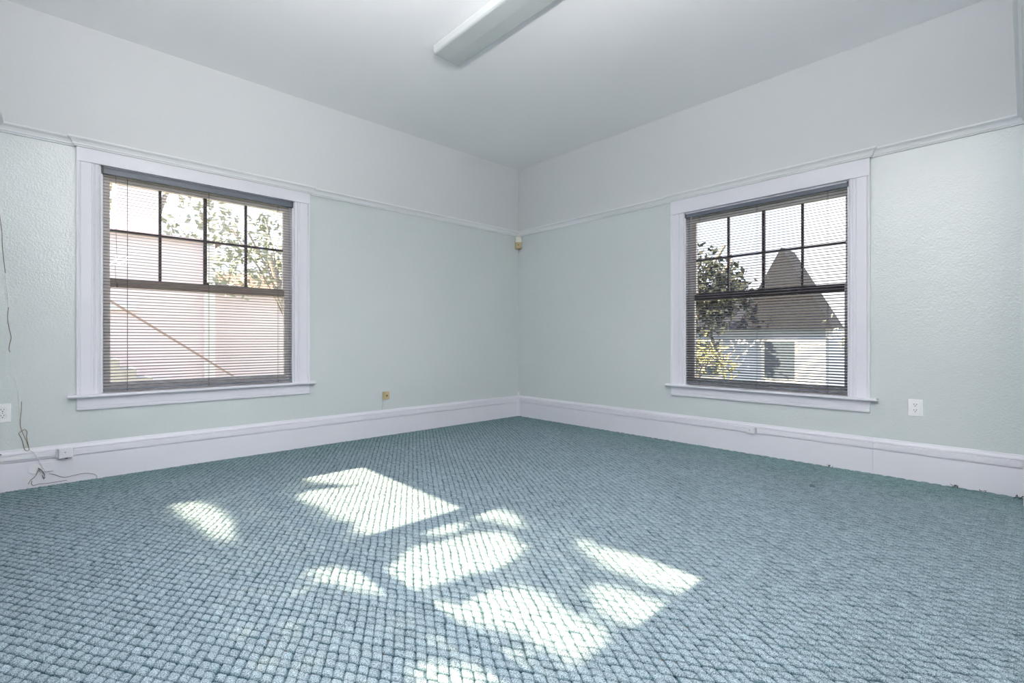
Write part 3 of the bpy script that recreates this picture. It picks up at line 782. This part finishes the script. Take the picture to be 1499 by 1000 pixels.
def leaves(pts, size, seed):
    r = np.random.default_rng(seed); n = len(pts); pts = np.asarray(pts, float)
    a = r.normal(size=(n, 3)); a /= np.linalg.norm(a, axis=1)[:, None]
    b = np.cross(a, r.normal(size=(n, 3))); b /= np.linalg.norm(b, axis=1)[:, None]
    s = size * r.uniform(.6, 1.3, (n, 1))
    c = np.cross(a, b)
    v = np.stack([pts - a * s, pts + b * s * .42 + c * s * .1, pts + a * s, pts - b * s * .42 + c * s * .1], 1).reshape(-1, 3)
    me = bpy.data.meshes.new('foliage')
    f = np.arange(n * 4).reshape(-1, 4)
    me.from_pydata(v.tolist(), [], f.tolist())
    return me
def blob(c, rad, n, seed, holes=.5):
    r = np.random.default_rng(seed); out = []
    # leaves gather in clumps near the crown's surface
    k = max(6, n // 60)
    cl = r.normal(size=(k, 3)); cl /= np.linalg.norm(cl, axis=1)[:, None]
    cl *= r.uniform(.35, 1, (k, 1)) ** .6
    ci = r.integers(0, k, n)
    p = cl[ci] + r.normal(0, .16, (n, 3))
    return p * np.array(rad) + np.array(c)
def tree(name, label, c, rad, n, size, mat, trunk, seed, group=None, cat='tree', pts=None):
    root = empty(name); tag(root, label, cat, group)
    P = blob(c, rad, n, seed) if pts is None else pts
    me = leaves(P, size, seed); me.materials.append(mat)
    o = bpy.data.objects.new('foliage', me); C.objects.link(o); o.parent = root
    if trunk:
        x, y, r0 = trunk; r = random.Random(seed)
        mb = MB(); top = Vector(c)
        mb.tube([(x, y, GZ - .1), (x + .05, y, GZ + 1), ((x + c[0]) / 2, (y + c[1]) / 2, (GZ + c[2]) / 2 + .4), tuple(top)], r0, 10)
        for k in range(6):
            e = Vector((c[0] + r.uniform(-.8, .8) * rad[0], c[1] + r.uniform(-.8, .8) * rad[1], c[2] + r.uniform(-.3, .8) * rad[2]))
            st_ = Vector(((x + c[0]) / 2, (y + c[1]) / 2, (GZ + c[2]) / 2 + .4)).lerp(top, r.uniform(0, .8))
            mb.tube([tuple(st_), tuple((st_ + e) / 2 + Vector((0, 0, .15))), tuple(e)], r0 * .35, 7)
        mb.build('trunk', M['bark'], root)
        rebase(root, (x, y, GZ))
    return root

# house seen through the left window
def house_window(parent, fn, u, z, w, h):
    f = MB().box((u - w/2 - .07, 0, z - h/2 - .07), (u + w/2 + .07, .05, z + h/2 + .07), 0, fn).build('window_frame', M['ext_white'], parent)
    MB().box((u - w/2, .05, z - h/2), (u + w/2, .056, z + h/2), 0, fn).box((u - w/2, .056, z - .02), (u + w/2, .062, z + .02), 0, fn).build('pane', M['ext_glass'], f)
HA = 7.0
fa = lambda u, d, z: (u, HA - d, z)
ha = empty('house'); tag(ha, 'pale pink two-level house seen through the left window', 'house')
MB().box((-9, HA, GZ), (-2.05, HA + 5, 3.05)).build('wall', M['pink_siding'], ha)
MB().add([(-9.3, HA - .1, 3.0), (-1.85, HA - .1, 3.0), (-1.85, HA + 5.3, 3.0), (-9.3, HA + 5.3, 3.0), (-8.5, HA + 2.5, 3.12), (-2.4, HA + 2.5, 3.12)],
         [(0, 1, 2, 3), (0, 1, 5, 4), (1, 2, 5), (2, 3, 4, 5), (3, 0, 4)]).build('roof', M['roof_red'], ha)
MB().box((-3.55, HA + .6, 3.0), (-2.86, HA + 1.6, 4.7)).build('upper_storey', M['cream_siding'], ha)
MB().box((-2.20, HA - .10, GZ), (-2.02, HA, 3.0)).build('corner_board', M['ext_white'], ha)
MB().box((-3.98, HA - .06, GZ), (-3.88, HA, 1.25)).box((-3.98, HA - .06, 1.55), (-3.3, HA, 1.68)).build('downpipe', M['ext_white'], ha)
house_window(ha, fa, -3.2, -.05, .7, .5)
rebase(ha, (-5.5, HA + 2.5, GZ))
hb_ = empty('house'); tag(hb_, 'cream house behind the tree at the right of the left window', 'house')
MB().box((-1.6, 9.0, GZ), (6, 13, 2.35)).build('wall', M['cream_siding'], hb_)
MB().add([(-1.75, 8.7, 2.3), (6.2, 8.7, 2.3), (6.2, 13.2, 2.3), (-1.75, 13.2, 2.3), (-1.5, 11, 2.9), (5.6, 11, 2.9)],
         [(0, 1, 2, 3), (0, 1, 5, 4), (1, 2, 5), (2, 3, 4, 5), (3, 0, 4)]).build('roof', M['roof_red'], hb_)
rebase(hb_, (2, 11, GZ))
sc_ = empty('staircase'); tag(sc_, 'outside stair with a sloping dark handrail against the pink house', 'stairs')
st = MB()
for k in range(11):
    x = -4.3 + k * .22; zt = 1.0 - k * .165
    st.box((x, HA - 1.3, GZ), (x + .22, HA - .4, zt))
st.build('steps', M['stair'], sc_)
MB().tube([(-4.6, HA - 1.32, 2.05), (-4.2, HA - 1.32, 1.95), (-1.9, HA - 1.32, .25)], .018, 8).build('handrail', M['rail'], sc_)
for k in (0, 10):
    x = -4.2 + k * .22; MB().tube([(x, HA - 1.32, 1.0 - k * .165), (x, HA - 1.32, 1.95 - k * .165 * .98)], .012, 6).build('baluster', M['rail'], sc_)
rebase(sc_, (-3.1, HA - .5, GZ))
tree('garden_tree', 'light-leaved tree in front of the cream house beyond the left window', (-1.45, 5.3, 2.6), (.9, .6, 1.0), 1100, .07, M['leaf_light'], (-.75, 5.4, .045), 11)
tree('tall_tree', 'tall wispy tree far behind the pink house', (-2.1, 15, 6.0), (2.2, 2, 2.2), 900, .16, M['leaf_light'], (-2.1, 15, .2), 12)

# house and trees seen through the right window
HB = 7.0
fb = lambda u, d, z: (HB - d, u, z)
hc = empty('house'); tag(hc, 'blue-white house with a steep dark gable seen through the right window', 'house')
hp = [(-1.75, GZ), (3.2, GZ), (3.2, 1.25), (-.95, 1.25), (-1.75, 1.25)]
MB().box((HB, -1.75, GZ), (HB + 5, 3.2, 1.3)).build('wall', M['white_siding'], hc)
gb = MB(); gy0, gy1, gp, gz = -1.95, -.05, -1.0, 2.95
gb.add([(HB - .25, gy0, 1.22), (HB - .25, gy1, 1.22), (HB - .25, gp, gz), (HB + .6, gy0, 1.22), (HB + .6, gy1, 1.22), (HB + .6, gp, gz)],
       [(0, 1, 2), (3, 5, 4), (0, 2, 5, 3), (1, 4, 5, 2), (0, 3, 4, 1)])
gb.build('roof', M['roof'], hc)
MB().add([(HB - .25, -.05, 1.22), (HB - .25, 3.5, 1.22), (HB + 2.5, 3.5, 2.3), (HB + 2.5, -.05, 2.3), (HB + 5, -.05, 1.22), (HB + 5, 3.5, 1.22)],
         [(0, 1, 2, 3), (3, 2, 5, 4), (0, 3, 4), (1, 5, 2), (0, 4, 5, 1)]).build('low_roof', M['roof'], hc)
house_window(hc, fb, -.9, .55, .6, .8); house_window(hc, fb, .8, .55, .8, .8)
rebase(hc, (HB + 2.5, .7, GZ))
tree('garden_tree', 'dark leafy tree left of the steep gable beyond the right window', (5.2, .15, 2.0), (.8, 1.05, 1.0), 2600, .085, M['leaf_dark'], (5.3, .4, .10), 21)
tree('garden_shrub', 'yellow-green shrub low beyond the right window', (4.2, -.35, .25), (.6, .8, .75), 900, .06, M['leaf_yellow'], (4.2, -.3, .04), 22, cat='shrub')
tree('garden_tree', 'pale bare-looking tree right of the steep gable', (6.2, -2.9, 1.4), (.5, .7, 1.0), 500, .07, M['leaf_light'], (6.2, -2.9, .06), 23)
fe = empty('garden_fence'); tag(fe, 'pale board fence across the garden beyond the right window', 'fence')
MB().box((3.4, -5.0, GZ + .1), (3.44, 2.5, .22)).build('boards', M['white_siding'], fe)
for k in range(5): MB().box((3.44, -4.9 + k * 1.8, GZ), (3.53, -4.81 + k * 1.8, .30)).build('post', M['ext_white'], fe)
rebase(fe, (3.4, -1.2, GZ))

# shade tree outside the unseen side windows: its gaps make the dappled sun on the carpet
LIT = [[(440,700),(455,690),(525,682),(560,693),(695,740),(670,747),(600,766),(545,783),(515,779),(520,765),(490,760),(465,742),(432,728),(455,716),(520,712),(455,706)],
       [(247,738),(290,732),(325,745),(345,770),(338,803),(310,785),(275,762)],
       [(445,836),(480,828),(560,843),(600,858),(560,872),(500,857),(450,848)],
       [(568,832),(600,800),(640,793),(690,780),(735,777),(768,800),(752,820),(725,834),(670,846),(610,864),(578,848)],
       [(618,780),(660,764),(692,769),(650,785)], [(690,755),(725,744),(760,755),(765,775),(730,765)],
       [(590,892),(640,879),(670,889),(700,869),(750,853),(790,869),(902,930),(880,945),(840,972),(780,940),(700,915),(620,905)],
       [(600,925),(680,930),(770,965),(800,990),(700,960)],
       [(838,781),(880,800),(960,820),(1036,842),(1032,856),(1000,872),(960,857),(880,827),(850,802)],
       [(855,852),(890,855),(965,880),(972,895),(935,918),(880,900)], [(590,958),(640,972),(720,985),(820,1010),(620,1010)]]
LITF = [[FP(x, y, 0)[:2] for x, y in P] for P in LIT]
def inside(P, x, y):
    c = False; j = len(P) - 1
    for i in range(len(P)):
        xi, yi = P[i]; xj, yj = P[j]
        if (yi > y) != (yj > y) and x < (xj - xi) * (y - yi) / (yj - yi) + xi: c = not c
        j = i
    return c
rr = random.Random(5); sp = []
while len(sp) < 27000:
    X = rr.uniform(-4.4, -2.3); Y = rr.uniform(-4.0, -.7)
    if any(inside(P, X, Y) for P in LITF) and rr.random() > .006: continue
    D = rr.uniform(2.4, 4.6); xl = W3 - D
    sp.append((xl, Y, (X - xl) * SUN_TAN))
tree('shade_tree', 'leafy tree standing outside the unblinded side windows', (-8.0, -.1, 5.0), (.6, .3, .6), 0, .033, M['leaf_light'], (-8.6, .1, .12), 31, pts=sp)

# added unseen hedge that dims the low sky reflected in the right wall
hg = empty('sky_block_hedge'); tag(hg, 'added unseen dark hedge blocking low sky outside the unblinded side windows', 'hedge')
MB().box((-11.2, -10, GZ), (-10.3, 5, 3.3)).build('branches', M['leaf_dark'], hg)
hp_ = [(-10.25 + rr.gauss(0, .08), rr.uniform(-10, 5), rr.uniform(GZ, 3.35)) for k in range(7000)] + [(rr.uniform(-11.2, -10.3), rr.uniform(-10, 5), 3.33 + rr.gauss(0, .05)) for k in range(1500)]
me = leaves(hp_, .09, 77); me.materials.append(M['leaf_dark']); ho = bpy.data.objects.new('foliage', me); C.objects.link(ho); ho.parent = hg
rebase(hg, (-10.7, -2.5, GZ))
# ------------------------------------------------------------------ light
w = bpy.data.worlds.new('sky'); bpy.context.scene.world = w; w.use_nodes = True
nt = w.node_tree; nt.nodes.clear()
out = nt.nodes.new('ShaderNodeOutputWorld'); bg = nt.nodes.new('ShaderNodeBackground')
tc = nt.nodes.new('ShaderNodeTexCoord'); sepw = nt.nodes.new('ShaderNodeSeparateXYZ'); nt.links.new(tc.outputs['Generated'], sepw.inputs[0])
rp = nt.nodes.new('ShaderNodeValToRGB'); e = rp.color_ramp.elements
e[0].position = 0; e[0].color = (.88, .90, .97, 1); e[1].position = .6; e[1].color = (.62, .78, 1.0, 1)
k = e.new(.22); k.color = (.76, .87, 1.0, 1)
nt.links.new(sepw.outputs['Z'], rp.inputs[0])
cn = nt.nodes.new('ShaderNodeTexNoise'); cn.inputs['Scale'].default_value = 3.2; cn.inputs['Detail'].default_value = 6
nt.links.new(tc.outputs['Generated'], cn.inputs['Vector'])
cr = nt.nodes.new('ShaderNodeValToRGB'); cr.color_ramp.elements[0].position = .48; cr.color_ramp.elements[1].position = .62
nt.links.new(cn.outputs['Fac'], cr.inputs[0])
mxw = nt.nodes.new('ShaderNodeMixRGB'); mxw.inputs[2].default_value = (1.15, 1.12, 1.10, 1)
nt.links.new(cr.outputs[0], mxw.inputs[0]); nt.links.new(rp.outputs[0], mxw.inputs[1])
nt.links.new(mxw.outputs[0], bg.inputs[0]); bg.inputs[1].default_value = WORLD
# the sky is much brighter on the sun's side, as round any low sun
dt = nt.nodes.new('ShaderNodeVectorMath'); dt.operation = 'DOT_PRODUCT'; nt.links.new(tc.outputs['Generated'], dt.inputs[0])
dt.inputs[1].default_value = Vector((-1, 0, SUN_TAN * .7)).normalized()
mxm = nt.nodes.new('ShaderNodeMath'); mxm.operation = 'MAXIMUM'; mxm.inputs[1].default_value = 0; nt.links.new(dt.outputs['Value'], mxm.inputs[0])
pwm = nt.nodes.new('ShaderNodeMath'); pwm.operation = 'POWER'; pwm.inputs[1].default_value = 2.0; nt.links.new(mxm.outputs[0], pwm.inputs[0])
mam = nt.nodes.new('ShaderNodeMath'); mam.operation = 'MULTIPLY_ADD'; mam.inputs[1].default_value = WEST_SKY; mam.inputs[2].default_value = 1.0; nt.links.new(pwm.outputs[0], mam.inputs[0])
scw = nt.nodes.new('ShaderNodeVectorMath'); scw.operation = 'SCALE'; nt.links.new(mxw.outputs[0], scw.inputs[0]); nt.links.new(mam.outputs[0], scw.inputs['Scale'])
nt.links.new(scw.outputs[0], bg.inputs[0])
nt.links.new(bg.outputs[0], out.inputs[0])

sun = bpy.data.lights.new('sun', 'SUN'); sun.energy = SUN; sun.angle = math.radians(.6); sun.color = (1, .82, .55)
so = bpy.data.objects.new('sun', sun); C.objects.link(so)
so.rotation_euler = Vector((-1, 0, SUN_TAN)).to_track_quat('Z', 'Y').to_euler()
so.location = (-12, -3, 10)

# added, unseen fill uplights: two in the next room, one above the camera
nx = 0
for (x, y) in ((-3.4, -7.6), (-2.2, -7.6), (-3.75, -3.95)):
    f = empty('fill_uplight'); tag(f, 'added unseen fill uplight above the camera' if y > W4 else 'added unseen fill uplight in the next room', 'ceiling light', None if y > W4 else 'added fill uplights in the next room')
    zz = 2.50 if y < W4 else 2.10
    MB().box((x - .10, y - .62, zz), (x + .10, y + .62, zz + .03)).box((x - .10, y - .62, zz), (x - .095, y + .62, zz + .08)).box((x + .095, y - .62, zz), (x + .10, y + .62, zz + .08)).build('housing', M['metal_white'], f)
    for yy in (y - .5, y + .5): MB().tube([(x, yy, zz + .03), (x, yy, H)], .004, 6).build('fill_uplight_rod', M['metal_white'], f)
    rebase(f, (x, y, H))
    L = bpy.data.lights.new('fill_light', 'AREA'); L.shape = 'RECTANGLE'; L.size = .17; L.size_y = 1.2; L.energy = FILL_IN if y > W4 else FILL_NEXT; L.color = (1, .975, .98)
    lo = bpy.data.objects.new('fill_light', L); C.objects.link(lo); lo.location = (x, y, 2.56 if y < W4 else 2.16); lo.rotation_euler = (math.pi, 0, 0)
    if y > W4:      # added downward fill to brighten the foreground carpet
        L2 = bpy.data.lights.new('fill_light', 'AREA'); L2.shape = 'RECTANGLE'; L2.size = .17; L2.size_y = 1.2; L2.energy = FILL_DOWN; L2.color = (1, .975, .98)
        lo2 = bpy.data.objects.new('fill_light', L2); C.objects.link(lo2); lo2.location = (x, y, 2.09)
    nx += 1

# portals help the sky light find the windows
for fn, wd, rot in ((LEFT, WIN1, (math.pi/2, 0, 0)), (RIGHT, WIN2, (0, math.pi/2, 0)), (WEST, WIN3, (0, -math.pi/2, 0)), (WEST, WIN4, (0, -math.pi/2, 0))):
    pass

# ------------------------------------------------------------------ camera and view
cam = bpy.data.cameras.new('camera'); co = bpy.data.objects.new('camera', cam); C.objects.link(co)
cam.sensor_width = 36; cam.lens = 36 * F_PX / 1499; cam.shift_y = (500 - CY) / 1499 * -1; cam.clip_start = .02; cam.clip_end = 200
co.location = CAM
co.rotation_euler = Vector((-FWD[0], -FWD[1], 0)).to_track_quat('Z', 'Y').to_euler()
bpy.context.scene.camera = co
vs_ = bpy.context.scene.view_settings
vs_.view_transform = 'Standard'; vs_.look = 'None'; vs_.gamma = 1; vs_.exposure = 0.86; vs_.use_curve_mapping = False
cy = bpy.context.scene.cycles
cy.max_bounces = 14; cy.diffuse_bounces = 8; cy.glossy_bounces = 4; cy.transparent_max_bounces = 24; cy.transmission_bounces = 4
cy.sample_clamp_indirect = 6; cy.caustics_reflective = False; cy.caustics_refractive = False
